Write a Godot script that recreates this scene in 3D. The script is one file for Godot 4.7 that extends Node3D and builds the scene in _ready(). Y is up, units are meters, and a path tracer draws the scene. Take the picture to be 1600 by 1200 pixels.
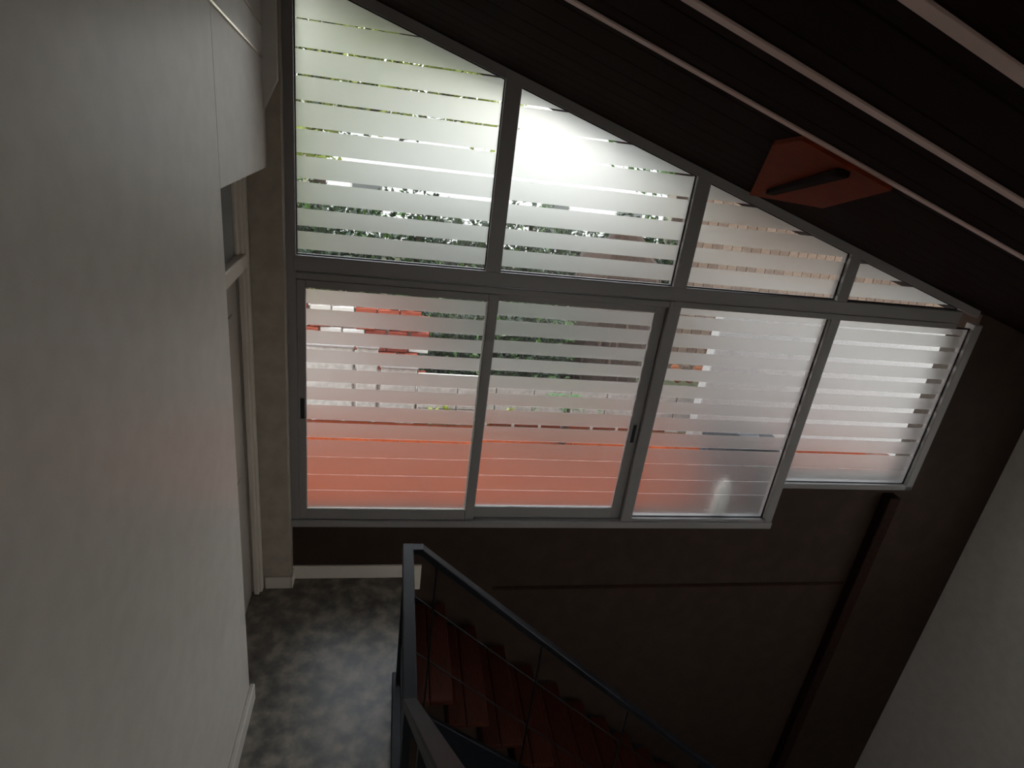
extends Node3D
# Stair landing under a raked window wall with striped frosted film, terrace and garden outside.
# Landing floor is y = 0, the window wall's inner face is z = -3.25.

const EYE := 2.8
const SLOPE := 0.305            # fall of the roof per metre to the right
var rng := RandomNumberGenerator.new()
var M := {}
var taken := {}
var mesh_cache := {}

# ------------------------------------------------------------------ helpers
func face(st: SurfaceTool, p: Array, n: Vector3) -> void:
	# a convex polygon seen from the side its normal points to (clockwise there)
	var q: Array = p.duplicate()
	var c: Vector3 = (q[1] - q[0]).cross(q[2] - q[0])
	if c.dot(n) > 0.0:
		q.reverse()
	st.set_normal(n)
	for i in range(1, q.size() - 1):
		for v in [q[0], q[i], q[i + 1]]:
			st.set_normal(n)
			st.add_vertex(v)

func new_st() -> SurfaceTool:
	var st := SurfaceTool.new()
	st.begin(Mesh.PRIMITIVE_TRIANGLES)
	return st

func add_box(st: SurfaceTool, t: Transform3D, size: Vector3, ch := 0.0) -> void:
	var h := size * 0.5
	var c: float = min(ch, min(h.x, min(h.y, h.z)) * 0.9)
	var b := t.basis
	for a in 3:
		var u := (a + 1) % 3
		var w := (a + 2) % 3
		for s in [-1.0, 1.0]:
			var pts := []
			for k in [[-1.0, -1.0], [1.0, -1.0], [1.0, 1.0], [-1.0, 1.0]]:
				var v := Vector3.ZERO
				v[a] = s * h[a]
				v[u] = k[0] * (h[u] - c)
				v[w] = k[1] * (h[w] - c)
				pts.append(t * v)
			var n := Vector3.ZERO
			n[a] = s
			face(st, pts, (b * n).normalized())
	if c <= 0.0:
		return
	for a in 3:
		var u := (a + 1) % 3
		var w := (a + 2) % 3
		for s in [-1.0, 1.0]:
			for r in [-1.0, 1.0]:
				var pts := []
				for k in [[-1.0, 0], [1.0, 0], [1.0, 1], [-1.0, 1]]:
					var v := Vector3.ZERO
					v[a] = k[0] * (h[a] - c)
					v[u] = s * (h[u] - (c if k[1] == 1 else 0.0))
					v[w] = r * (h[w] - (0.0 if k[1] == 1 else c))
					pts.append(t * v)
				var n := Vector3.ZERO
				n[u] = s
				n[w] = r
				face(st, pts, (b * n).normalized())
	for sx in [-1.0, 1.0]:
		for sy in [-1.0, 1.0]:
			for sz in [-1.0, 1.0]:
				var p1 := Vector3(sx * h.x, sy * (h.y - c), sz * (h.z - c))
				var p2 := Vector3(sx * (h.x - c), sy * h.y, sz * (h.z - c))
				var p3 := Vector3(sx * (h.x - c), sy * (h.y - c), sz * h.z)
				face(st, [t * p1, t * p2, t * p3], (b * Vector3(sx, sy, sz)).normalized())

func bx(st: SurfaceTool, lo: Vector3, hi: Vector3, ch := 0.0) -> void:
	add_box(st, Transform3D(Basis(), (lo + hi) * 0.5), (hi - lo).abs(), ch)

func box_mesh(lo: Vector3, hi: Vector3, ch := 0.0) -> ArrayMesh:
	var st := new_st()
	bx(st, lo, hi, ch)
	return st.commit()

func bar(st: SurfaceTool, p: Vector3, q: Vector3, w: float, h: float, ch := 0.0, up := Vector3.UP) -> void:
	# square bar from p to q, w wide across and h high
	var d := (q - p)
	var z := d.normalized()
	var x := up.cross(z).normalized()
	var y := z.cross(x)
	add_box(st, Transform3D(Basis(x, y, z), (p + q) * 0.5), Vector3(w, h, d.length()), ch)

func tube(st: SurfaceTool, pts: Array, rad: Array, sides := 8) -> void:
	var rings := []
	for i in pts.size():
		var d: Vector3 = pts[min(i + 1, pts.size() - 1)] - pts[max(i - 1, 0)]
		d = d.normalized()
		var x: Vector3 = d.cross(Vector3(0.31, 0.2, 0.93)).normalized()
		var y := d.cross(x)
		var ring := []
		for k in sides:
			var a := TAU * k / sides
			ring.append([pts[i] + (x * cos(a) + y * sin(a)) * rad[i], (x * cos(a) + y * sin(a))])
		rings.append(ring)
	for i in rings.size() - 1:
		for k in sides:
			var a = rings[i][k]
			var b2 = rings[i][(k + 1) % sides]
			var c = rings[i + 1][(k + 1) % sides]
			var d2 = rings[i + 1][k]
			face(st, [a[0], b2[0], c[0], d2[0]], (a[1] + b2[1]).normalized())
	for e in [0, rings.size() - 1]:
		var cap := []
		for k in sides:
			cap.append(rings[e][k][0])
		var dn: Vector3 = pts[e] - pts[1 if e == 0 else e - 1]
		face(st, cap, dn.normalized())

func prism(st: SurfaceTool, poly: PackedVector2Array, z0: float, z1: float) -> void:
	# outline in x, y (convex), extruded between two depths
	var a := []
	var b := []
	for p in poly:
		a.append(Vector3(p.x, p.y, z0))
		b.append(Vector3(p.x, p.y, z1))
	var mid := Vector2.ZERO
	for p in poly:
		mid += p / poly.size()
	face(st, a, Vector3(0, 0, sign(z0 - z1)))
	face(st, b, Vector3(0, 0, sign(z1 - z0)))
	for i in poly.size():
		var j := (i + 1) % poly.size()
		var e := poly[j] - poly[i]
		if e.length() < 1e-5:
			continue
		var n := Vector2(e.y, -e.x).normalized()
		if n.dot((poly[i] + poly[j]) * 0.5 - mid) < 0.0:
			n = -n
		face(st, [a[i], a[j], b[j], b[i]], Vector3(n.x, n.y, 0))

func numbered(n: String) -> String:
	if not taken.has(n):
		taken[n] = 0
		return n
	taken[n] += 1
	return "%s_%03d" % [n, taken[n]]

func put(n: String, mesh: Mesh, m: Material, parent: Node = null) -> MeshInstance3D:
	var o := MeshInstance3D.new()
	o.mesh = mesh
	o.material_override = m
	o.name = numbered(n) if parent == null else n
	(self if parent == null else parent).add_child(o, true)
	return o

func obj(n: String, st: SurfaceTool, m: Material, parent: Node = null) -> MeshInstance3D:
	return put(n, st.commit(), m, parent)

func thing(n: String, label: String, category: String, at := Vector3.ZERO, group := "") -> Node3D:
	var o := Node3D.new()
	o.name = numbered(n)
	add_child(o, true)
	o.position = at
	return tag(o, label, category, group)

func tag(o: Node3D, label: String, category: String, group := "") -> Node3D:
	o.set_meta("label", label)
	o.set_meta("category", category)
	if group != "":
		o.set_meta("group", group)
	return o

func struct(o: Node3D, label := "", category := "") -> Node3D:
	o.set_meta("kind", "structure")
	if label != "":
		tag(o, label, category)
	return o

func place(n: String, at := Vector3.ZERO) -> Node3D:
	var o := Node3D.new()
	o.name = numbered(n)
	add_child(o, true)
	o.position = at
	return o

# ------------------------------------------------------------------ materials
func mat(c: Color, rough := 0.6, spec := 0.5, metal := 0.0) -> StandardMaterial3D:
	var m := StandardMaterial3D.new()
	m.albedo_color = c
	m.roughness = rough
	m.metallic = metal
	m.metallic_specular = spec
	return m

func noise_tex(seed_: int, freq: float, lo: Color, hi: Color, oct := 4, mid = null, size := 512) -> NoiseTexture2D:
	var n := FastNoiseLite.new()
	n.seed = seed_
	n.frequency = freq
	n.fractal_octaves = oct
	var t := NoiseTexture2D.new()
	t.width = size
	t.height = size
	t.seamless = true
	t.noise = n
	var g := Gradient.new()
	g.set_color(0, lo)
	g.set_color(1, hi)
	g.set_offset(0, 0.2)
	g.set_offset(1, 0.8)
	if mid != null:
		g.add_point(0.5, mid)
	t.color_ramp = g
	return t

func noisy(seed_: int, freq: float, lo: Color, hi: Color, scale_: float, rough := 0.6, spec := 0.5, oct := 4) -> StandardMaterial3D:
	var m := mat(Color.WHITE, rough, spec)
	m.albedo_texture = noise_tex(seed_, freq, lo, hi, oct)
	m.uv1_triplanar = true
	m.uv1_world_triplanar = true
	m.uv1_scale = Vector3.ONE * scale_
	return m

func make_materials() -> void:
	M.frame = mat(Color(0.52, 0.50, 0.49), 0.4, 0.5)
	M.gasket = mat(Color(0.03, 0.03, 0.03), 0.6)
	M.handle = mat(Color(0.02, 0.02, 0.02), 0.5)
	M.wall = noisy(3, 0.02, Color(0.815, 0.785, 0.75), Color(0.84, 0.81, 0.775), 0.8, 0.38, 0.4)
	M.pier = noisy(4, 0.02, Color(0.60, 0.555, 0.50), Color(0.66, 0.61, 0.55), 0.8, 0.5)
	M.brown_wall = noisy(5, 0.015, Color(0.195, 0.148, 0.115), Color(0.23, 0.172, 0.135), 0.7, 0.75, 0.3)
	M.trim = mat(Color(0.80, 0.755, 0.70), 0.45)
	M.aluminium = mat(Color(0.88, 0.85, 0.81), 0.22, 0.5, 0.9)
	M.door = mat(Color(0.62, 0.58, 0.53), 0.5)
	M.ceiling_board = noisy(6, 0.03, Color(0.095, 0.05, 0.042), Color(0.14, 0.072, 0.055), 1.3, 0.85, 0.12)
	M.ceiling_board.uv1_scale = Vector3(0.4, 3.0, 6.0)
	M.batten = mat(Color(0.80, 0.69, 0.65), 0.5)
	M.orange_light = noisy(7, 0.03, Color(0.40, 0.155, 0.06), Color(0.52, 0.20, 0.085), 1.0, 0.75, 0.15)  # orange tone stands for light reflected on the ceiling boards
	M.orange_light.uv1_scale = Vector3(0.5, 4.0, 7.0)
	M.landing = noisy(8, 0.02, Color(0.30, 0.28, 0.25), Color(0.56, 0.52, 0.465), 0.75, 0.40, 0.5, 7)
	M.tread = noisy(10, 0.03, Color(0.205, 0.095, 0.06), Color(0.28, 0.13, 0.08), 1.0, 0.6, 0.2)
	M.tread.uv1_scale = Vector3(8.0, 2.0, 0.7)
	M.stained = noisy(11, 0.03, Color(0.125, 0.072, 0.055), Color(0.17, 0.098, 0.072), 1.5, 0.75, 0.2)
	M.steel = mat(Color(0.045, 0.058, 0.085), 0.48, 0.32, 0.0)
	M.rod = mat(Color(0.045, 0.045, 0.05), 0.5, 0.3, 0.0)
	M.glass = mat(Color(1, 1, 1, 0.04), 0.02, 0.4)
	M.glass.transparency = BaseMaterial3D.TRANSPARENCY_ALPHA
	M.film = mat(Color(0.97, 0.975, 0.97, 0.01), 0.40, 0.15)
	M.film.refraction_enabled = true
	M.film.refraction_scale = 0.05
	M.transom_glass = mat(Color(0.45, 0.46, 0.45), 0.15, 0.6)
	# outdoors
	M.tile = []
	for k in 4:
		var c := Color(0.445, 0.175, 0.06).lerp(Color(0.495, 0.205, 0.08), k / 3.0)
		M.tile.append(noisy(20 + k, 0.03, c.darkened(0.07), c.lightened(0.04), 1.1, 0.85, 0.12))
	M.grout = noisy(25, 0.03, Color(0.36, 0.22, 0.17), Color(0.46, 0.30, 0.25), 1.0, 0.9)
	M.block = noisy(26, 0.02, Color(0.64, 0.64, 0.61), Color(0.75, 0.75, 0.72), 1.4, 0.85)
	M.mortar = noisy(27, 0.05, Color(0.62, 0.60, 0.57), Color(0.75, 0.73, 0.70), 2.0, 0.9)
	M.brick = [noisy(28, 0.04, Color(0.45, 0.17, 0.11), Color(0.58, 0.25, 0.17), 3.0, 0.85), noisy(29, 0.04, Color(0.55, 0.24, 0.15), Color(0.66, 0.33, 0.23), 3.0, 0.85), noisy(30, 0.04, Color(0.80, 0.77, 0.73), Color(0.88, 0.86, 0.83), 3.0, 0.85)]
	M.soil = noisy(31, 0.02, Color(0.17, 0.18, 0.10), Color(0.30, 0.29, 0.17), 0.8, 0.95)
	M.bark = noisy(32, 0.04, Color(0.16, 0.11, 0.085), Color(0.34, 0.26, 0.21), 1.0, 0.9)
	M.bark.uv1_scale = Vector3(5, 0.7, 5)
	M.plank = [noisy(33, 0.04, Color(0.30, 0.235, 0.19), Color(0.42, 0.345, 0.285), 1.0, 0.85), noisy(34, 0.04, Color(0.36, 0.29, 0.235), Color(0.46, 0.385, 0.32), 1.0, 0.85)]
	for m in M.plank:
		m.uv1_scale = Vector3(6, 0.8, 6)
	M.plaster = noisy(35, 0.06, Color(0.55, 0.545, 0.53), Color(0.70, 0.695, 0.68), 2.0, 0.9)
	M.render = noisy(38, 0.03, Color(0.93, 0.925, 0.91), Color(0.96, 0.955, 0.945), 1.0, 0.85)
	M.stone = noisy(36, 0.06, Color(0.42, 0.22, 0.12), Color(0.60, 0.36, 0.20), 3.0, 0.9)
	M.bin = mat(Color(0.19, 0.195, 0.215), 0.6, 0.3)
	M.white_wood = noisy(37, 0.03, Color(0.82, 0.80, 0.76), Color(0.88, 0.87, 0.84), 2.0, 0.6)
	M.leaf_dark = leaf_mat(Color(0.10, 0.17, 0.07), Color(0.05, 0.10, 0.02))
	M.leaf_mid = leaf_mat(Color(0.20, 0.32, 0.10), Color(0.16, 0.26, 0.04))
	M.leaf_light = leaf_mat(Color(0.50, 0.55, 0.24), Color(0.42, 0.46, 0.14))
	M.leaf_palm = leaf_mat(Color(0.36, 0.52, 0.30), Color(0.20, 0.32, 0.10))

func leaf_mat(c: Color, back: Color) -> StandardMaterial3D:
	var m := mat(c, 0.45, 0.5)
	m.cull_mode = BaseMaterial3D.CULL_DISABLED
	m.backlight_enabled = true
	m.backlight = back
	return m

# ------------------------------------------------------------------ main
func _ready() -> void:
	rng.seed = 7
	var cam := Camera3D.new()
	cam.name = "camera"
	add_child(cam)
	cam.transform = Transform3D(Basis(Vector3(0.97988358, 0.12218062, 0.15779753), Vector3(-0.04862558, 0.91302636, -0.40499188), Vector3(-0.19355546, 0.3891719, 0.90060064)), Vector3(0, EYE, 0))
	cam.fov = rad_to_deg(2.0 * atan(600.0 / 971.855))
	cam.near = 0.05
	cam.far = 400.0
	var we := WorldEnvironment.new()
	we.name = "world_environment"
	var env := Environment.new()
	env.background_mode = Environment.BG_SKY
	var sky := Sky.new()
	var sm := ProceduralSkyMaterial.new()
	sm.sky_top_color = Color(0.86, 0.90, 0.95)
	sm.sky_horizon_color = Color(1.0, 0.985, 0.96)
	sm.sky_curve = 0.3
	sm.ground_bottom_color = Color(0.30, 0.28, 0.25)
	sm.ground_horizon_color = Color(0.55, 0.54, 0.52)
	sm.sky_energy_multiplier = 1.0
	sky.sky_material = sm
	env.sky = sky
	env.tonemap_mode = Environment.TONE_MAPPER_LINEAR
	env.tonemap_exposure = 1.0
	env.background_energy_multiplier = 5.0
	env.sdfgi_enabled = true
	env.ssao_enabled = true
	env.ssil_enabled = true
	we.environment = env
	add_child(we)
	var sun := DirectionalLight3D.new()
	sun.name = "sun"
	sun.light_energy = 0.6
	sun.light_color = Color(1.0, 0.95, 0.86)
	sun.light_angular_distance = 3.0
	sun.shadow_enabled = true
	add_child(sun)
	sun.look_at_from_position(Vector3.ZERO, Vector3(-0.35, -1.0, 0.28))

	make_materials()
	build_shell()
	build_ceiling()
	build_windows()
	build_door()
	build_stairs()
	build_railings()
	build_terrace()
	build_garden()

# ------------------------------------------------------------------ room
func build_shell() -> void:
	var st := new_st()
	bx(st, Vector3(-0.62, -0.22, -3.25), Vector3(0.2, 0, -2.45))
	bx(st, Vector3(-0.62, -0.22, -2.45), Vector3(0.155, 0, -1.5))
	bx(st, Vector3(-0.85, -0.22, -3.2), Vector3(-0.62, 0, -2.3))
	struct(obj("floor", st, M.landing), "dark grey mottled landing floor at the head of the stairs", "floor")
	st = new_st()
	bx(st, Vector3(-0.9, -2.75, -3.5), Vector3(4.55, -2.535, 2.2))
	struct(obj("floor_lower", st, M.landing), "grey mottled floor at the foot of the stairwell", "floor")
	# window wall: below the windows, with the step up at the right, left cheek and the far right
	st = new_st()
	bx(st, Vector3(-0.62, -2.6, -3.45), Vector3(2.645, 0.415, -3.25))
	bx(st, Vector3(2.645, -2.6, -3.45), Vector3(4.5, 0.745, -3.25))
	bx(st, Vector3(3.66, 0.745, -3.45), Vector3(4.5, 2.03, -3.25))
	struct(obj("wall_window", st, M.brown_wall), "dark brown wall below the frosted windows", "wall")
	# pier in the corner beside the door
	st = new_st()
	bx(st, Vector3(-0.95, -2.6, -3.45), Vector3(-0.532, 3.3, -3.16), 0.004)
	struct(obj("wall_pier", st, M.pier), "narrow brown corner pier between the door and the windows", "pier")
	# left wall with the doorway, bulkhead over it
	st = new_st()
	bx(st, Vector3(-0.85, -2.6, -2.355), Vector3(-0.6, 3.45, 2.1), 0.004)
	bx(st, Vector3(-0.85, 2.46, -3.16), Vector3(-0.6, 3.45, -2.355))
	bx(st, Vector3(-1.0, -2.6, -3.45), Vector3(-0.85, 3.45, 2.1))
	bx(st, Vector3(-0.85, -2.6, -3.16), Vector3(-0.6, -0.22, -2.355))
	prism(st, PackedVector2Array([Vector2(-0.602, 2.70), Vector2(-0.540, 2.83), Vector2(-0.540, 3.30), Vector2(-0.602, 3.32)]), -3.17, -3.12)
	struct(obj("wall_left", st, M.wall), "off-white painted wall beside the landing", "wall")
	st = new_st()
	var bw := [0.5, 3.1, 0.0, 2.05]      # opening of the rear window, added out of view for fill light
	bx(st, Vector3(-1.0, -2.6, 2.0), Vector3(bw[0], 3.6, 2.15))
	bx(st, Vector3(bw[1], -2.6, 2.0), Vector3(4.55, 3.6, 2.15))
	bx(st, Vector3(bw[0], -2.6, 2.0), Vector3(bw[1], bw[2], 2.15))
	bx(st, Vector3(bw[0], bw[3], 2.0), Vector3(bw[1], 3.6, 2.15))
	struct(obj("wall_back", st, M.wall), "off-white wall at the back of the stairwell", "wall")
	var rear := struct(place("window_10"), "wide frosted rear window, unseen, added to light the stairwell from behind", "window")
	for f in [[bw[0], bw[2], bw[0] + 0.06, bw[3]], [bw[1] - 0.06, bw[2], bw[1], bw[3]], [bw[0], bw[2], bw[1], bw[2] + 0.06], [bw[0], bw[3] - 0.06, bw[1], bw[3]], [1.77, bw[2], 1.83, bw[3]]]:
		st = new_st()
		bx(st, Vector3(f[0], f[1], 2.04), Vector3(f[2], f[3], 2.11), 0.004)
		obj("frame_bar", st, M.frame, rear)
	st = new_st()
	bx(st, Vector3(bw[0] + 0.05, bw[2] + 0.05, 2.07), Vector3(bw[1] - 0.05, bw[3] - 0.05, 2.072))
	obj("frosted_pane", st, M.film, rear)
	st = new_st()
	var rw := [-2.75, 1.8, 0.30, 1.68]      # opening of the side window added for fill light: z, z, y, y
	bx(st, Vector3(4.4, -2.6, -3.45), Vector3(4.55, 2.2, rw[0]))
	bx(st, Vector3(4.4, -2.6, rw[1]), Vector3(4.55, 2.2, 2.15))
	bx(st, Vector3(4.4, -2.6, rw[0]), Vector3(4.55, rw[2], rw[1]))
	bx(st, Vector3(4.4, rw[3], rw[0]), Vector3(4.55, 2.2, rw[1]))
	struct(obj("wall_right", st, M.wall), "off-white wall at the far end of the stairwell", "wall")
	var side := struct(place("window_9"), "wide frosted side window added at the far end to light the stairwell", "window")
	for f in [[rw[0], rw[2], rw[0] + 0.06, rw[3]], [rw[1] - 0.06, rw[2], rw[1], rw[3]], [rw[0], rw[2], rw[1], rw[2] + 0.06], [rw[0], rw[3] - 0.06, rw[1], rw[3]], [-0.53, rw[2], -0.47, rw[3]]]:
		st = new_st()
		bx(st, Vector3(4.44, f[1], f[0]), Vector3(4.51, f[3], f[2]), 0.004)
		obj("frame_bar", st, M.frame, side)
	st = new_st()
	bx(st, Vector3(4.474, rw[2] + 0.05, rw[0] + 0.05), Vector3(4.476, rw[3] - 0.05, rw[1] - 0.05))
	obj("frosted_pane", st, M.film, side)
	# slanting pale metal strips on the bulkhead
	var n := 1
	for seg in [[Vector3(-0.598, 2.795 + 0.205 + 0.104, -1.75), Vector3(-0.598, 2.91, -3.11), 0.011], [Vector3(-0.598, 3.20, -2.2), Vector3(-0.598, 3.03, -3.11), 0.005]]:
		st = new_st()
		bar(st, seg[0], seg[1], 0.010, seg[2], 0.002)
		struct(obj("trim_%d" % n, st, M.aluminium), ["thick", "thin"][n - 1] + " slanting pale metal strip on the bulkhead over the door", "trim")
		n += 1
	# skirting boards
	st = new_st()
	bx(st, Vector3(-0.532, 0, -3.25), Vector3(0.2, 0.097, -3.232), 0.003)
	bx(st, Vector3(0.198, -0.10, -3.25), Vector3(0.262, 0.097, -3.232), 0.003)
	struct(obj("baseboard_window", st, M.trim), "cream baseboard under the windows stepping down at the stairs", "baseboard")
	st = new_st()
	bx(st, Vector3(-0.68, 0, -3.16), Vector3(-0.522, 0.085, -3.146), 0.003)
	bx(st, Vector3(-0.534, 0, -3.25), Vector3(-0.520, 0.085, -3.146), 0.003)
	struct(obj("baseboard_pier", st, M.trim), "cream baseboard wrapped round the corner pier", "baseboard")
	st = new_st()
	bx(st, Vector3(-0.6, 0, -2.37), Vector3(-0.578, 0.10, -1.45), 0.004)
	struct(obj("baseboard_left", st, M.wall), "off-white baseboard along the landing wall", "baseboard")
	# dark line along the window wall at floor level, and the post at its far end
	st = new_st()
	bx(st, Vector3(0.75, -0.125, -3.25), Vector3(3.45, -0.10, -3.244))
	struct(obj("trim_3", st, M.stained), "thin dark wooden strip along the brown wall beside the stairs", "trim")
	st = new_st()
	bx(st, Vector3(3.47, -2.535, -3.25), Vector3(3.56, 0.70, -3.17), 0.005)
	struct(obj("trim_4", st, M.stained), "dark wooden upright post on the brown wall at the far end of the stairs", "trim")

func build_ceiling() -> void:
	var root := struct(place("ceiling"), "dark brown raked timber board ceiling falling away to the right", "ceiling")
	var ang := -atan(SLOPE)
	var basis := Basis(Vector3(0, 0, 1), ang)
	var x0 := -0.9
	var x1 := 4.75
	var mid_x := (x0 + x1) * 0.5
	var long := (x1 - x0) / cos(ang)
	var up := basis * Vector3.UP
	var y_at := func(x: float) -> float: return EYE + 0.358 - SLOPE * x
	var base := Vector3(mid_x, y_at.call(mid_x), 0)
	# deck over the boards
	var st := new_st()
	add_box(st, Transform3D(basis, base + up * 0.10 + Vector3(0, 0, -0.95)), Vector3(long, 0.16, 6.4))
	obj("roof_deck", st, M.ceiling_board, root)
	var w := 0.195
	st = new_st()
	add_box(st, Transform3D(), Vector3(long, 0.02, w - 0.004), 0.003)
	var bm := st.commit()
	var z := -4.15 + w * 0.5
	while z < 2.15:
		var o := put("board", bm, M.ceiling_board, root)
		o.transform = Transform3D(basis, base + up * 0.0101 + Vector3(0, 0, z))
		z += w
	st = new_st()
	add_box(st, Transform3D(), Vector3(long, 0.005, 0.034), 0.001)
	bm = st.commit()
	for zz in [-1.53, -1.14, -0.75, -0.36, 0.03, 0.42, 0.81, 1.2, 1.59]:
		var o := put("batten", bm, M.batten, root)
		o.transform = Transform3D(basis, base - up * 0.0025 + Vector3(0, 0, zz))
	# reflected light painted as an orange panel over the right end of the windows
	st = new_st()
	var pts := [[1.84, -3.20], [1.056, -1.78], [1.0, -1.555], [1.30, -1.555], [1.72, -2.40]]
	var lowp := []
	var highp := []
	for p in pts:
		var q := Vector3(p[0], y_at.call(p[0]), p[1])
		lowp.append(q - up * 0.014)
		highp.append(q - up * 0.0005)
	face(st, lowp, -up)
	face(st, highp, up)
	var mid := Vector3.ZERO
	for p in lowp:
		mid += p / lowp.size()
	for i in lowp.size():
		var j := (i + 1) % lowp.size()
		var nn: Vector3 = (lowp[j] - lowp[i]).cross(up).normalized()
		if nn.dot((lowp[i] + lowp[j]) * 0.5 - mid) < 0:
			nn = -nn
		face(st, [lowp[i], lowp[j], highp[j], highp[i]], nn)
	var panel := obj("reflected_light_panel", st, M.orange_light, root)
	panel.set_meta("label", "orange patch of reflected light painted as a panel")
	st = new_st()
	bar(st, Vector3(1.60, y_at.call(1.60) - 0.026, -2.62), Vector3(1.17, y_at.call(1.17) - 0.026, -1.60), 0.04, 0.022, 0.004)  # dark bar crossing the painted patch of light
	obj("dark_cross_bar", st, M.ceiling_board, root)

# ------------------------------------------------------------------ windows
const GAPS_UP := [[0.405, 0.003], [0.289, 0.005], [0.174, 0.008], [0.066, 0.008], [-0.042, 0.009], [-0.157, 0.010], [-0.274, 0.014], [-0.390, 0.019], [-0.511, 0.028], [-0.621, 0.028], [-0.736, 0.026]]
const GAPS_LOW := [[-0.917, 0.010], [-1.013, 0.028], [-1.129, 0.031], [-1.236, 0.032], [-1.344, 0.033], [-1.456, 0.033], [-1.565, 0.030], [-1.680, 0.021], [-1.792, 0.017], [-1.911, 0.0030], [-2.031, 0.0022], [-2.138, 0.002]]

func head_y(x: float) -> float:      # lower edge of the sloping head, measured from the eye
	return 0.312 - SLOPE * x

func lift(poly: PackedVector2Array) -> PackedVector2Array:
	var out := PackedVector2Array()
	for p in poly:
		out.append(p + Vector2(0, EYE))
	return out

func glazing(root: Node3D, poly: PackedVector2Array, z: float, gaps: Array, gasket := true) -> void:
	# pane of clear glass, dark gasket round it, bands of frosted film on its room side
	var st := new_st()
	prism(st, lift(poly), z - 0.004, z)
	var pane := obj("pane", st, M.glass, root)
	var ys := []
	var top := -99.0
	var low := 99.0
	for p in poly:
		top = max(top, p.y)
		low = min(low, p.y)
	var at := top + 0.01
	for g in gaps + [[low - 0.02, 0.0]]:
		var hi_y := at
		var lo_y: float = g[0] + g[1] * 0.5
		at = g[0] - g[1] * 0.5
		if lo_y >= top or hi_y - lo_y < 0.003:
			continue
		var strip := PackedVector2Array([Vector2(-9, lo_y), Vector2(9, lo_y), Vector2(9, hi_y), Vector2(-9, hi_y)])
		for piece in Geometry2D.intersect_polygons(poly, strip):
			if piece.size() < 3:
				continue
			st = new_st()
			prism(st, lift(piece), z + 0.0008, z + 0.0018)
			obj("film_band", st, M.film, pane)
	if gasket:
		for i in poly.size():
			var a := poly[i]
			var b := poly[(i + 1) % poly.size()]
			st = new_st()
			bar(st, Vector3(a.x, a.y + EYE, z + 0.004), Vector3(b.x, b.y + EYE, z + 0.004), 0.010, 0.012, 0.001, Vector3(0, 0, 1))
			obj("gasket", st, M.gasket, root)

func rect(x0: float, y0: float, x1: float, y1: float) -> PackedVector2Array:
	return PackedVector2Array([Vector2(x0, y0), Vector2(x1, y0), Vector2(x1, y1), Vector2(x0, y1)])

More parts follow.
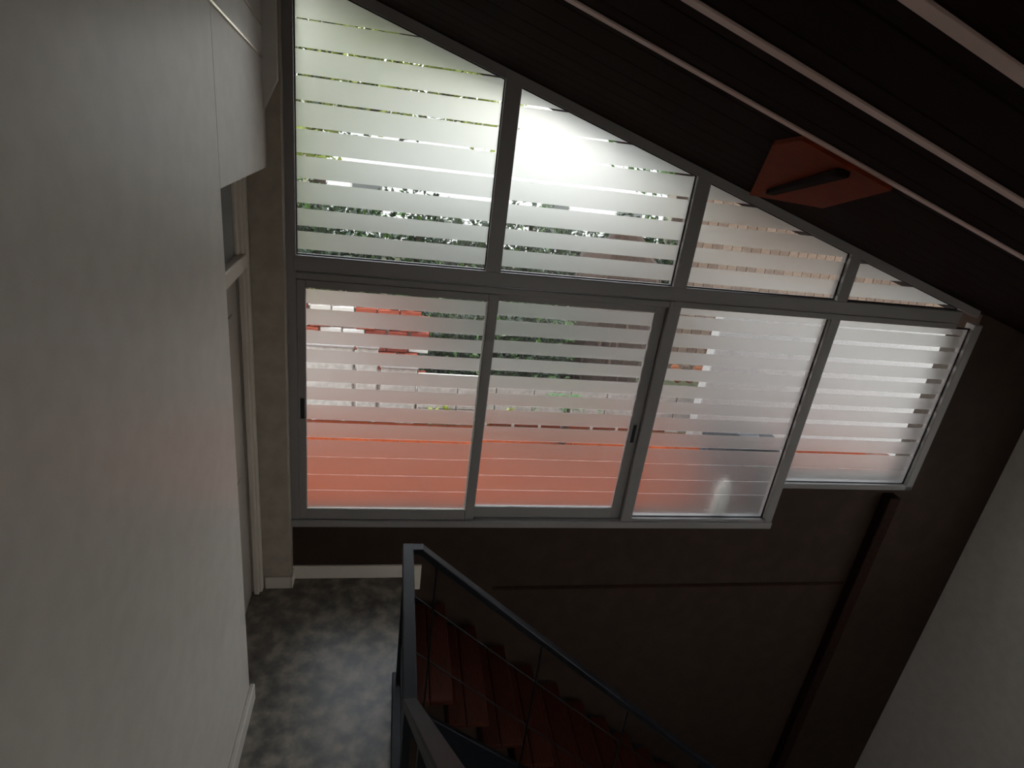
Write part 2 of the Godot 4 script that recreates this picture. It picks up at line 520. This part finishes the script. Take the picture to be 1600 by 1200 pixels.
func build_windows() -> void:
	var E := EYE
	var zf := -3.215     # room face of the frame
	var zb := -3.285
	var root := struct(place("window_1"), "grey aluminium frame holding the raked wall of windows", "window frame")
	var st: SurfaceTool
	var piece := func(n: String, x0: float, y0: float, x1: float, y1: float, front: float) -> void:
		var s := new_st()
		bx(s, Vector3(x0, y0 + E, zb), Vector3(x1, y1 + E, front), 0.004)
		obj(n, s, M.frame, root)
	# left jamb
	st = new_st()
	prism(st, lift(PackedVector2Array([Vector2(-0.540, -2.385), Vector2(-0.487, -2.385), Vector2(-0.487, head_y(-0.487) + 0.02), Vector2(-0.540, head_y(-0.54) + 0.02)])), zb, zf)
	obj("jamb", st, M.frame, root)
	# sloping head
	st = new_st()
	prism(st, lift(PackedVector2Array([Vector2(-0.55, head_y(-0.55)), Vector2(3.60, head_y(3.60)), Vector2(3.60, head_y(3.60) + 0.06), Vector2(-0.55, head_y(-0.55) + 0.06)])), zb, zf - 0.003)
	obj("head_rail", st, M.frame, root)
	# transom in two rails with the groove between
	piece.call("transom", -0.50, -0.828, 3.47, -0.750, zf + 0.002)
	piece.call("transom", -0.50, -0.872, 1.56, -0.834, zf - 0.004)
	piece.call("transom", 1.56, -0.866, 3.47, -0.828, zf + 0.002)
	# upper mullions
	for m in [[0.470, 0.549], [1.534, 1.613], [2.575, 2.645]]:
		st = new_st()
		prism(st, lift(PackedVector2Array([Vector2(m[0], -0.76), Vector2(m[1], -0.76), Vector2(m[1], head_y(m[1]) + 0.02), Vector2(m[0], head_y(m[0]) + 0.02)])), zb, zf)
		obj("mullion", st, M.frame, root)
	# lower mullions and sill rails
	piece.call("mullion", 1.539, -2.385, 1.613, -0.83, zf)
	piece.call("mullion", 2.580, -2.385, 2.648, -0.83, zf)
	piece.call("jamb", 3.60, -2.06, 3.66, -0.83, zf)
	piece.call("sill_rail", -0.540, -2.385, 2.648, -2.335, zf + 0.012)
	piece.call("sill_rail", 1.60, -2.338, 2.60, -2.316, zf)
	piece.call("sill_rail", 2.64, -2.06, 3.66, -2.022, zf)
	# upper fixed lights
	var zg := -3.250
	var ups := [[-0.487, 0.470, "large frosted striped pane with sloping top beside the corner pier"], [0.549, 1.534, "frosted striped pane with sloping top between the two upper mullions"], [1.613, 2.575, "low frosted striped pane with sloping top above the fixed lower pane"], [2.645, 3.44, "small triangular frosted pane at the foot of the roof slope"]]
	var k := 2
	for u in ups:
		var w := struct(place("window_%d" % k), u[2], "window")
		var poly := PackedVector2Array([Vector2(u[0], -0.750), Vector2(u[1], -0.750), Vector2(u[1], max(head_y(u[1]), -0.745)), Vector2(u[0], head_y(u[0]))])
		glazing(w, poly, zg, GAPS_UP)
		k += 1
	# sliding sashes
	sash(k, -0.487, 0.560, -0.442, 0.503, -0.914, -2.265, -3.232, true, "sliding frosted window sash beside the corner pier, handle on its pier side")
	k += 1
	sash(k, 0.50, 1.539, 0.560, 1.475, -0.914, -2.257, -3.262, false, "sliding frosted window sash next to the fixed lower pane, handle on its far stile")
	k += 1
	var w6 := struct(place("window_%d" % k), "fixed frosted striped lower pane with the grey bin behind it", "window")
	glazing(w6, rect(1.613, -2.316, 2.580, -0.866), zg, GAPS_LOW)
	k += 1
	var w7 := struct(place("window_%d" % k), "shorter frosted lower pane over the stepped-up wall", "window")
	glazing(w7, rect(2.648, -2.022, 3.60, -0.866), zg, GAPS_LOW)

func sash(k: int, x0: float, x1: float, gx0: float, gx1: float, gtop: float, glow: float, z: float, left: bool, label: String) -> void:
	var root := struct(place("window_%d" % k), label, "window")
	var E := EYE
	var zb := z - 0.014
	var zf := z + 0.014
	var parts := [["stile", x0, -2.335, gx0, -0.872], ["stile", gx1, -2.335, x1, -0.872], ["rail", gx0, gtop, gx1, -0.872], ["rail", gx0, -2.335, gx1, glow]]
	for p in parts:
		var st := new_st()
		bx(st, Vector3(p[1], p[2] + E, zb), Vector3(p[3], p[4] + E, zf), 0.003)
		obj(p[0], st, M.frame, root)
	glazing(root, rect(gx0, glow, gx1, gtop), z, GAPS_LOW, false)
	if left:
		for bd in [[gx1 - 0.010, glow, gx1 + 0.001, gtop], [gx0, glow - 0.001, gx1, glow + 0.006]]:
			var sb := new_st()
			bx(sb, Vector3(bd[0], bd[1] + E, z + 0.002), Vector3(bd[2], bd[3] + E, z + 0.012), 0.002)
			obj("glazing_bead", sb, M.white_wood, root)
	var hx := -0.462 if left else 1.508
	var hy := -1.60 if left else -1.70
	var st2 := new_st()
	bx(st2, Vector3(hx - 0.011, hy - 0.062 + E, zf - 0.002), Vector3(hx + 0.011, hy + 0.062 + E, zf + 0.0015), 0.001)
	var hd := obj("handle_recess", st2, M.handle, root)
	hd.set_meta("label", "black recessed pull")
	st2 = new_st()
	for s in [-1.0, 1.0]:
		bx(st2, Vector3(hx - 0.014, hy + s * 0.066 - 0.004 + E, zf - 0.002), Vector3(hx + 0.014, hy + s * 0.066 + 0.004 + E, zf + 0.004), 0.001)
	obj("handle_end", st2, M.frame, hd)

# ------------------------------------------------------------------ door
func build_door() -> void:
	var root := struct(place("door_1"), "cream panelled door with a glass transom, set back in the doorway beside the pier", "door")
	var st := new_st()
	bx(st, Vector3(-0.765, 0, -3.16), Vector3(-0.69, 2.46, -3.115), 0.006)
	obj("jamb", st, M.trim, root)
	st = new_st()
	bx(st, Vector3(-0.735, 0, -3.118), Vector3(-0.705, 2.46, -3.095), 0.004)
	obj("door_stop", st, M.trim, root)
	st = new_st()
	bx(st, Vector3(-0.765, 0, -2.40), Vector3(-0.69, 2.46, -2.355), 0.006)
	obj("jamb", st, M.trim, root)
	st = new_st()
	bx(st, Vector3(-0.77, 1.985, -3.12), Vector3(-0.695, 2.06, -2.395), 0.006)
	obj("transom_bar", st, M.trim, root)
	st = new_st()
	bx(st, Vector3(-0.77, 2.40, -3.12), Vector3(-0.70, 2.46, -2.395), 0.004)
	obj("head", st, M.trim, root)
	st = new_st()
	bx(st, Vector3(-0.745, 2.06, -3.10), Vector3(-0.735, 2.40, -2.40))
	obj("transom_pane", st, M.transom_glass, root)
	for zz in [-3.08, -2.42]:
		st = new_st()
		bx(st, Vector3(-0.75, 2.06, zz - 0.02), Vector3(-0.722, 2.40, zz + 0.02), 0.004)
		obj("transom_frame", st, M.trim, root)
	st = new_st()
	bx(st, Vector3(-0.785, 0.008, -3.095), Vector3(-0.745, 1.983, -2.405), 0.004)
	obj("door_leaf", st, M.door, root)
	for yy in [[0.2, 0.9], [1.05, 1.8]]:
		st = new_st()
		bx(st, Vector3(-0.748, yy[0], -2.98), Vector3(-0.738, yy[1], -2.52), 0.004)
		obj("raised_panel", st, M.door, root)
	st = new_st()
	bx(st, Vector3(-0.66, 0.98, -2.357), Vector3(-0.62, 1.10, -2.353))
	obj("strike_plate", st, M.steel, root)

# ------------------------------------------------------------------ stairs
const RISE := 0.195
const GOING := 0.223

func build_stairs() -> void:
	var root := thing("staircase", "steep staircase of red-brown wooden treads going down beside the window wall", "staircase", Vector3(0.205, 0, -2.83))
	var a := new_st()
	bx(a, Vector3(-0.002, -0.035, -0.375), Vector3(0.098, 0, 0.375), 0.005)
	var plank_a := a.commit()
	a = new_st()
	bx(a, Vector3(0.101, -0.035, -0.375), Vector3(0.232, 0, 0.375), 0.006)
	var plank_b := a.commit()
	a = new_st()
	bx(a, Vector3(-0.006, -RISE, -0.372), Vector3(0.012, -0.036, 0.372))
	var riser := a.commit()
	for k in range(1, 13):
		var p := Vector3(GOING * (k - 1), -RISE * k, 0)
		var t := Node3D.new()
		t.name = "tread"
		root.add_child(t, true)
		t.position = p
		put("plank", plank_a, M.tread, t)
		put("plank", plank_b, M.tread, t)
		var r := put("riser", riser, M.stained, root)
		r.position = p + Vector3(0.006, 0, 0)
	for s in [-0.392, 0.392]:
		var st := new_st()
		bar(st, Vector3(-0.02, -0.30, s), Vector3(GOING * 12, -0.30 - RISE * 12 + 0.17, s), 0.03, 0.18, 0.004)
		obj("stringer", st, M.steel, root)
	# the flight that climbs from the landing towards the upper floor
	var up := thing("upper_staircase", "flight of grey steps climbing from the landing along the off-white wall", "staircase", Vector3(-0.25, 0, -1.45))
	for k in 7:
		var st := new_st()
		bx(st, Vector3(-0.325, 0.20 * k, 0.2 * k), Vector3(0.335, 0.20 * (k + 1), 0.2 * (k + 1) + 0.02), 0.006)
		obj("step", st, M.landing, up)
	var st := new_st()
	bx(st, Vector3(-0.325, 1.2, 1.42), Vector3(0.335, 1.4, 3.44))
	obj("upper_landing", st, M.landing, up)

func build_railings() -> void:
	var E := EYE
	var s := 0.89
	var zr := -2.405
	var top := thing("stair_railing", "dark blue-grey steel railing along the landing edge and both stair flights", "railing", Vector3(0.125, 0, -2.0))
	var root := Node3D.new()
	root.name = "lower_flight_railing"
	top.add_child(root)
	root.position = Vector3(0, 0, zr + 2.0)
	# handrail, with the short level start
	var st := new_st()
	bar(st, Vector3(-0.024, 0.885, 0), Vector3(0.075, 0.885, 0), 0.05, 0.032, 0.004)
	bar(st, Vector3(0.060, 0.885, 0), Vector3(2.30, 0.885 - 2.235 * s, 0), 0.05, 0.034, 0.004)
	obj("handrail", st, M.steel, root)
	for d in [0.30, 0.645]:
		st = new_st()
		tube(st, [Vector3(0.03, 0.885 - d + 0.03, 0), Vector3(2.28, 0.885 - d + 0.03 - 2.25 * s, 0)], [0.0042, 0.0042], 8)
		obj("rod", st, M.rod, root)
	for x in [0.145, 0.745, 1.345, 1.945]:
		st = new_st()
		var y: float = 0.87 - (x - 0.065) * s
		tube(st, [Vector3(x, y, 0), Vector3(x, y - 1.0, 0)], [0.0065, 0.0065], 8)
		obj("baluster", st, M.rod, root)
	# guard along the landing edge
	var g := Node3D.new()
	g.name = "landing_guard"
	top.add_child(g)
	st = new_st()
	bx(st, Vector3(-0.026, 0.868, -0.43), Vector3(0.026, 0.902, 0.445), 0.004)
	obj("handrail", st, M.steel, g)
	for z in [-0.40, 0.42]:
		st = new_st()
		bx(st, Vector3(-0.016, 0.0, z - 0.016), Vector3(0.016, 0.87, z + 0.016), 0.003)
		obj("post", st, M.steel, g)
	for y in [0.30, 0.60]:
		st = new_st()
		tube(st, [Vector3(0, y, -0.40), Vector3(0, y, 0.42)], [0.0042, 0.0042], 8)
		obj("rod", st, M.rod, g)
	st = new_st()
	bx(st, Vector3(-0.034, 0, -0.45), Vector3(0.034, 0.05, 0.55), 0.004)
	obj("kerb", st, M.steel, g)
	# handrail of the flight going up
	var u := Node3D.new()
	u.name = "upper_flight_railing"
	top.add_child(u)
	u.position = Vector3(0, 0.885, 0.445)
	st = new_st()
	bar(st, Vector3(0, 0, -0.012), Vector3(0.008, 1.35, 1.31), 0.05, 0.034, 0.004)
	obj("handrail", st, M.steel, u)
	for z in [0.5, 1.1]:
		st = new_st()
		bx(st, Vector3(-0.012, -0.885 + z - 0.1, z - 0.012), Vector3(0.012, z * 1.02, z + 0.012), 0.002)
		obj("post", st, M.steel, u)

# ------------------------------------------------------------------ outdoors
const TY := -0.10    # terrace level

func build_terrace() -> void:
	var root := struct(place("terrace_floor"), "terracotta tiled terrace floor outside the windows", "terrace")
	var st := new_st()
	bx(st, Vector3(-3.0, TY - 0.2, -5.6), Vector3(5.5, TY - 0.006, -3.45))
	obj("grout_bed", st, M.grout, root)
	var ms := []
	for k in 3:
		st = new_st()
		var e := 0.137 - 0.0008 * k
		bx(st, Vector3(-e, -0.012, -e), Vector3(e, 0.0015 * k - 0.001, e), 0.003)
		ms.append(st.commit())
	for j in 8:
		for i in 29:
			var x := -2.85 + 0.282 * i + 0.01
			var z := -5.455 + 0.282 * j
			if z > -3.55:
				continue
			var o := put("tile", ms[rng.randi() % 3], M.tile[rng.randi() % 4], root)
			o.position = Vector3(x, TY, z)
	# low white block wall along the far edge
	var wl := thing("garden_wall", "low white block wall along the far edge of the terrace", "garden wall", Vector3(0.28, TY, -5.715))
	st = new_st()
	bx(st, Vector3(0, 0, -0.07), Vector3(4.68, 0.475, 0.06))
	obj("core", st, M.mortar, wl)
	var bl := new_st()
	bx(bl, Vector3(0.004, 0.004, -0.08), Vector3(0.386, 0.156, 0.08), 0.006)
	var bm := bl.commit()
	for r in 3:
		for i in 12:
			var o := put("block", bm, M.block, wl)
			o.position = Vector3(0.39 * i - (0.0 if r % 2 == 0 else 0.0), 0.16 * r, 0.02)
	var sk0 := thing("tile_skirting", "row of red skirting tiles with white joints at the foot of the white garden walls", "skirting", Vector3(-3.0, TY, -5.6))
	st = new_st()
	bx(st, Vector3(0, 0, -0.012), Vector3(6.1, 0.075, 0.0))
	obj("bedding", st, M.white_wood, sk0)
	st = new_st()
	bx(st, Vector3(0.016, 0.002, -0.006), Vector3(0.266, 0.064, 0.006), 0.003)
	var skm := st.commit()
	for i in 21:
		var o := put("tile", skm, M.tile[rng.randi() % 4], sk0)
		o.position = Vector3(0.282 * i + 0.04, 0, 0)
	# taller white panels on the left, with the joint post
	for p in [[-3.0, -0.345, 0.745, 0.0, "wide tall white concrete panel beside the white joint post", "panel"], [-0.312, -0.118, 0.752, 0.03, "narrow white post standing between two white concrete panels", "post"], [-0.082, 0.262, 0.56, 0.0, "short white concrete panel next to the low block wall", "panel"]]:
		st = new_st()
		bx(st, Vector3(p[0], TY, -5.76), Vector3(p[1], TY + p[2], -5.65 + p[3] * 0.3), 0.01)
		var cap := new_st()
		bx(cap, Vector3(p[0] - 0.01, TY + p[2], -5.775), Vector3(p[1] + 0.01, TY + p[2] + 0.03, -5.635 + p[3] * 0.3), 0.008)
		var t := thing("concrete_slab" if p[5] == "panel" else "concrete_post", p[4], "garden wall", Vector3(0, 0, 0))
		obj("body", st, M.block, t)
		obj("coping", cap, M.plaster, t)
	st = new_st()
	bx(st, Vector3(-0.35, TY, -5.74), Vector3(-0.08, TY + 0.5, -5.68))
	obj("infill", st, M.mortar, get_node("concrete_post"))
	# grey bin and white stake near the glass
	var b := thing("bin", "blue-grey plastic bin with a lid behind the fixed lower pane", "bin", Vector3(2.98, TY, -4.25))
	st = new_st()
	tube(st, [Vector3(0, 0.0, 0), Vector3(0, 0.03, 0), Vector3(0, 0.60, 0)], [0.25, 0.265, 0.33], 24)
	obj("body", st, M.bin, b)
	st = new_st()
	tube(st, [Vector3(0, 0.60, 0), Vector3(0, 0.64, 0), Vector3(0, 0.70, 0), Vector3(0, 0.72, 0)], [0.345, 0.35, 0.26, 0.10], 24)
	obj("lid", st, M.bin, b)
	for sd in [-1.0, 1.0]:
		st = new_st()
		bx(st, Vector3(sd * 0.33 - 0.03, 0.50, -0.06), Vector3(sd * 0.33 + 0.03, 0.54, 0.06), 0.008)
		obj("handle", st, M.bin, b)
	var sk := thing("white_stake", "white pointed wooden stake standing on the outer sill of the fixed lower pane", "stake", Vector3(2.30, 0.415, -3.36))
	st = new_st()
	prism(st, PackedVector2Array([Vector2(-0.05, 0), Vector2(0.05, 0), Vector2(0.05, 0.25), Vector2(0.01, 0.31), Vector2(-0.05, 0.24)]), 0.0, 0.02)
	obj("board", st, M.white_wood, sk)

func leaf_mesh(l: float, w: float) -> ArrayMesh:
	var st := new_st()
	var a := Vector3(0, 0, 0)
	var b := Vector3(w * 0.5, l * 0.45, w * 0.18)
	var c := Vector3(0, l, -l * 0.12)
	var d := Vector3(-w * 0.5, l * 0.45, w * 0.18)
	var m := Vector3(0, l * 0.5, 0)
	for t in [[a, b, m], [b, c, m], [c, d, m], [d, a, m]]:
		face(st, t, (t[1] - t[0]).cross(t[2] - t[0]).normalized())
	return st.commit()

func foliage(parent: Node3D, centers: Array, count: int, mesh: Mesh, m: Material) -> void:
	# leaves scattered through ellipsoids [centre, radii], thicker towards the shell
	var mm := MultiMesh.new()
	mm.transform_format = MultiMesh.TRANSFORM_3D
	mm.mesh = mesh
	mm.instance_count = count
	var total := 0.0
	for c in centers:
		total += c[1].x * c[1].y
	var cum := []
	var acc := 0.0
	for c in centers:
		acc += c[1].x * c[1].y / total
		cum.append(acc)
	for i in count:
		var r := rng.randf()
		var k := 0
		while k < cum.size() - 1 and r > cum[k]:
			k += 1
		var c = centers[k]
		var dir := Vector3(rng.randfn(), rng.randfn(), rng.randfn()).normalized()
		var rad := pow(rng.randf(), 0.45)
		var p: Vector3 = c[0] + dir * rad * c[1]
		var bs := Basis.from_euler(Vector3(rng.randf_range(-1.4, 1.4), rng.randf() * TAU, rng.randf_range(-1.2, 1.2))).scaled(Vector3.ONE * rng.randf_range(0.65, 1.25))
		mm.set_instance_transform(i, Transform3D(bs, p))
	var o := MultiMeshInstance3D.new()
	o.name = "foliage"
	o.multimesh = mm
	o.material_override = m
	parent.add_child(o, true)
	o.set_meta("kind", "stuff")

func tree(n: String, label: String, at: Vector3, h: float, trunk_r: float, blobs: Array, count: int, lm: Mesh, m: Material, group := "") -> Node3D:
	var root := thing(n, label, "tree", at, group)
	var st := new_st()
	tube(st, [Vector3(0, -0.1, 0), Vector3(0.04, h * 0.4, 0.02), Vector3(-0.03, h * 0.75, 0.03), Vector3(0.02, h, 0)], [trunk_r * 1.25, trunk_r, trunk_r * 0.7, trunk_r * 0.25], 10)
	obj("trunk", st, M.bark, root)
	for b in blobs:
		st = new_st()
		var from: Vector3 = Vector3(0, clamp(b[0].y - 0.5, 0.4, h * 0.9), 0)
		tube(st, [from, from.lerp(b[0], 0.55) + Vector3(0, 0.12, 0), b[0] + b[1] * Vector3(0.3, 0.5, 0.2)], [trunk_r * 0.45, trunk_r * 0.28, trunk_r * 0.1], 6)
		obj("branch", st, M.bark, root)
	foliage(root, blobs, count, lm, m)
	return root

func build_garden() -> void:
	var st := new_st()
	bx(st, Vector3(-16, -0.9, -30), Vector3(20, -0.42, -5.76))
	struct(obj("garden_ground", st, M.soil), "patchy brown and green garden ground beyond the terrace", "ground")
	var gy := -0.42
	# broken brick wall behind the white panels: red bricks and white lumps of mortar
	var bw := thing("brick_wall", "broken red brick wall with white mortar lumps behind the white panels", "brick wall", Vector3(-2.1, gy, -6.25))
	st = new_st()
	bx(st, Vector3(0, 0, -0.05), Vector3(2.36, 1.27, 0.04))
	obj("core", st, M.mortar, bw)
	var bms := []
	for k in 3:
		st = new_st()
		bx(st, Vector3(-0.105 + 0.006 * k, -0.034, -0.06), Vector3(0.105 - 0.004 * k, 0.034, 0.06), 0.008)
		bms.append(st.commit())
	for r in 18:
		for i in 11:
			var o := put("brick", bms[rng.randi() % 3], M.brick[[0, 0, 1, 1, 2, 2][rng.randi() % 6]], bw)
			o.position = Vector3(0.11 + 0.222 * i + (0.0 if r % 2 == 0 else 0.105) - 0.05, 0.04 + 0.077 * r, 0.03 + rng.randf_range(-0.018, 0.018))
			o.rotation = Vector3(0, rng.randf_range(-0.06, 0.06), rng.randf_range(-0.05, 0.05))
	# creeper on the top of the bricks
	var cr := thing("creeper", "bright green creeper hanging over the broken brick wall", "plant", Vector3(-1.2, 1.02, -6.02))
	st = new_st()
	tube(st, [Vector3(-0.6, -1.2, 0), Vector3(-0.2, -0.2, 0.03), Vector3(0.5, 0.1, 0.02)], [0.012, 0.01, 0.005], 6)
	obj("stem", st, M.bark, cr)
	foliage(cr, [[Vector3(0, 0.12, 0), Vector3(0.75, 0.13, 0.07)]], 500, leaf_mesh(0.07, 0.045), M.leaf_light)
	# dark shrub behind the low wall
	var sm := leaf_mesh(0.075, 0.045)
	for q in [[Vector3(0.75, gy, -6.7), 0.62, "dense dark green shrub beside the broken brick wall"], [Vector3(1.55, gy, -6.85), 0.60, "dense dark green shrub beside the shaggy trunk"]]:
		var sh := thing("shrub", q[2], "shrub", q[0], "shrubs behind the low wall")
		st = new_st()
		tube(st, [Vector3(0, -0.05, 0), Vector3(0.03, 0.6, 0), Vector3(0, 1.0, 0)], [0.04, 0.03, 0.01], 7)
		obj("stem", st, M.bark, sh)
		foliage(sh, [[Vector3(0, 0.60, 0), Vector3(q[1], 0.78, 0.45)]], 5200, sm, M.leaf_dark)
		foliage(sh, [[Vector3(0.1, 0.66, 0.1), Vector3(q[1], 0.78, 0.45)]], 700, sm, M.leaf_mid)
	# shaggy brown trunk
	var tk := thing("palm_trunk", "thick shaggy brown palm trunk behind the low wall", "tree trunk", Vector3(2.66, gy, -7.1))
	st = new_st()
	var pr := []
	var pp := []
	for k in 18:
		pp.append(Vector3(0.01 * sin(k * 1.7), 0.13 * k, 0))
		pr.append((0.47 + (0.03 if k % 2 == 0 else -0.01)) * (1.0 if k < 15 else 1.0 - 0.27 * (k - 14)))
	tube(st, pp, pr, 18)
	obj("trunk", st, M.bark, tk)
	var fm := new_st()
	bx(fm, Vector3(-0.011, -0.22, -0.004), Vector3(0.011, 0.0, 0.004), 0.001)
	var fmesh := fm.commit()
	for k in 120:
		var a := rng.randf() * TAU
		var o := put("husk", fmesh, M.bark if k % 3 else M.plank[0], tk)
		o.transform = Transform3D(Basis(Vector3.UP, a) * Basis(Vector3.RIGHT, -0.12), Vector3(sin(a) * 0.51, rng.randf_range(0.25, 1.8), cos(a) * 0.51))
	# heap of orange stones beside the pale wall
	for k in 34:
		var row := k / 5
		st = new_st()
		var rr := rng.randf_range(0.048, 0.060)
		var ph := rng.randf() * 6.0
		tube(st, [Vector3(-rr, 0, 0), Vector3(-rr * 0.6, 0.01, 0.0), Vector3(rr * 0.1, 0.0, 0.01), Vector3(rr * 0.75, -0.01, 0.0), Vector3(rr * 1.1, 0, 0)], [rr * 0.35, rr * 0.8, rr * (0.9 + 0.1 * sin(ph)), rr * 0.75, rr * 0.3], 8)
		var o := obj("garden_stone", st, M.stone if k % 7 else M.plank[0])
		tag(o, "rough orange-brown stone in the heap beside the pale plastered wall", "stone", "stones heaped by the plastered wall")
		o.position = Vector3(3.38 + 0.155 * (k % 5) + (0.07 if row % 2 else 0.0), gy + 0.09 + 0.155 * row, -6.55 + rng.randf_range(-0.03, 0.03))
		o.rotation = Vector3(rng.randf() * 0.4, rng.randf() * 0.5, rng.randf() * 0.3)
	# pale plastered outbuilding on the right
	var ob := thing("outbuilding", "pale rough-plastered outbuilding wall at the end of the terrace", "building", Vector3(3.14, TY - 0.3, -5.35))
	st = new_st()
	bx(st, Vector3(0, 0, -0.16), Vector3(3.6, 1.84, 0), 0.01)
	obj("wall", st, M.plaster, ob)
	st = new_st()
	bx(st, Vector3(-0.02, 1.84, -0.19), Vector3(3.62, 1.87, 0.03), 0.01)
	obj("coping", st, M.block, ob)
	# brown plank fence behind
	var fn := thing("plank_fence", "tall weathered brown plank fence behind the plastered outbuilding", "fence", Vector3(3.9, gy, -8.2))
	var pm := new_st()
	bx(pm, Vector3(0.004, 0.05, -0.012), Vector3(0.146, 3.05, 0.012), 0.004)
	var pmesh := pm.commit()
	for i in 34:
		var o := put("plank", pmesh, M.plank[rng.randi() % 2], fn)
		o.position = Vector3(0.15 * i, rng.randf_range(-0.03, 0.03), 0)
	for y in [0.5, 2.2]:
		st = new_st()
		bx(st, Vector3(0, y, -0.06), Vector3(5.1, y + 0.09, -0.013), 0.004)
		obj("rail", st, M.plank[0], fn)
	# potted palm and weeds along the terrace edge
	var pl := thing("small_palm", "small feathery palm growing at the foot of the low white wall", "palm", Vector3(1.72, TY, -5.30))
	st = new_st()
	tube(st, [Vector3(0, 0, 0), Vector3(0, 0.40, 0)], [0.045, 0.03], 8)
	obj("stem", st, M.bark, pl)
	for k in 15:
		var a := TAU * k / 15.0 + rng.randf_range(-0.2, 0.2)
		var dirh := Vector3(cos(a), 0, sin(a) * 0.5)
		var reach := rng.randf_range(0.28, 0.42)
		st = new_st()
		var spine := []
		for t in 9:
			var f := t / 8.0
			spine.append(Vector3(0, 0.38, 0) + dirh * reach * f + Vector3(0, 0.42 * f - 0.40 * f * f, 0))
		tube(st, [spine[0], spine[3], spine[6], spine[8]], [0.006, 0.005, 0.003, 0.0015], 5)
		for t in range(1, 9):
			for sd in [-1.0, 1.0]:
				var side: Vector3 = dirh.cross(Vector3.UP).normalized() * sd
				var tip: Vector3 = spine[t] + side * (0.13 * (1.15 - t / 8.0)) + dirh * 0.05 + Vector3(0, -0.025, 0)
				var wd: Vector3 = dirh.normalized() * 0.011
				var nn: Vector3 = (tip - spine[t]).cross(wd).normalized()
				face(st, [spine[t] - wd, spine[t] + wd, tip], nn)
				face(st, [spine[t] - wd, spine[t] + wd, tip], -nn)
		obj("frond", st, M.leaf_palm, pl)
	for q in [[Vector3(0.42, TY, -5.50), 0.10], [Vector3(0.56, TY, -5.48), 0.13], [Vector3(0.98, TY, -5.50), 0.09], [Vector3(1.18, TY, -5.49), 0.12]]:
		var wd := thing("weed", "little bright green weed sprouting along the foot of the low white wall", "plant", q[0], "weeds at the foot of the wall")
		st = new_st()
		tube(st, [Vector3.ZERO, Vector3(0.01, q[1] * 2.0, 0)], [0.004, 0.002], 5)
		obj("stem", st, M.leaf_mid, wd)
		for k in 9:
			var o := put("leaf", leaf_mesh(0.085, 0.05), M.leaf_light, wd)
			o.transform = Transform3D(Basis.from_euler(Vector3(rng.randf_range(-1.2, 1.2), rng.randf() * TAU, 0.3)), Vector3(0.008, q[1] * rng.randf_range(0.6, 2.0), 0))
	# hedge at the back of the garden
	var hm := leaf_mesh(0.12, 0.07)
	for k in 6:
		var hx := -3.2 + 1.75 * k
		var hg := thing("hedge_shrub", "tall dense dark hedge shrub at the back of the garden", "hedge", Vector3(hx, gy, -9.6), "hedge at the back of the garden")
		st = new_st()
		tube(st, [Vector3(0, -0.05, 0), Vector3(0.03, 1.0, 0), Vector3(0, 1.8, 0)], [0.06, 0.05, 0.02], 7)
		obj("stem", st, M.bark, hg)
		foliage(hg, [[Vector3(0, 1.05, 0), Vector3(1.15, 1.12, 0.6)], [Vector3(0.5, 0.9, 0.1), Vector3(0.9, 1.05, 0.55)]], 3600, hm, M.leaf_dark)
		foliage(hg, [[Vector3(0, 1.05, 0.1), Vector3(1.15, 1.1, 0.6)]], 500, hm, M.leaf_mid)
	# trees: yellow-green one on the left, thin-leaved ones further right
	var tl := leaf_mesh(0.16, 0.09)
	var lt := tree("leafy_tree", "yellow-green leafy tree rising beyond the hedge", Vector3(-1.4, gy, -11.5), 4.6, 0.14, [[Vector3(-0.8, 3.3, 0), Vector3(1.5, 1.1, 0.9)], [Vector3(0.9, 3.7, 0.2), Vector3(1.2, 1.1, 0.9)], [Vector3(0.3, 4.9, 0), Vector3(1.6, 1.0, 0.9)], [Vector3(-0.6, 2.4, 0.4), Vector3(1.2, 0.6, 0.7)], [Vector3(2.1, 3.9, 0.1), Vector3(0.9, 0.9, 0.7)], [Vector3(2.75, 3.35, 0.1), Vector3(0.75, 0.75, 0.6)]], 8800, tl, M.leaf_light)
	foliage(lt, [[Vector3(0.2, 3.8, 0.3), Vector3(2.6, 1.5, 0.9)]], 1800, tl, M.leaf_dark)
	# white rendered house beyond the hedge
	var hs := thing("white_house", "white rendered flat-roofed house far beyond the hedge", "house", Vector3(-1.8, gy, -16))
	st = new_st()
	bx(st, Vector3(0, 0, -3), Vector3(8.7, 3.1, 0), 0.02)
	obj("wall", st, M.render, hs)
	st = new_st()
	bx(st, Vector3(-0.08, 3.1, -3.08), Vector3(8.78, 3.22, 0.08), 0.02)
	obj("parapet", st, M.render, hs)
	for wx in [0.7, 5.4, 7.4]:
		st = new_st()
		bx(st, Vector3(wx - 0.05, 0.6, -0.01), Vector3(wx + 0.75, 1.5, 0.025), 0.01)
		var wf := obj("window_frame", st, M.white_wood, hs)
		st = new_st()
		bx(st, Vector3(wx, 0.65, 0.024), Vector3(wx + 0.7, 1.45, 0.028))
		obj("window_pane", st, M.transom_glass, wf)
	tree("thin_tree", "thin-leaved dark tree beside the plank fence", Vector3(5.0, gy, -11.0), 5.0, 0.12, [[Vector3(-0.6, 3.0, 0), Vector3(1.0, 0.8, 0.7)], [Vector3(0.6, 3.4, 0), Vector3(1.1, 0.9, 0.7)], [Vector3(0, 4.3, 0), Vector3(1.3, 0.8, 0.8)]], 2600, tl, M.leaf_mid)
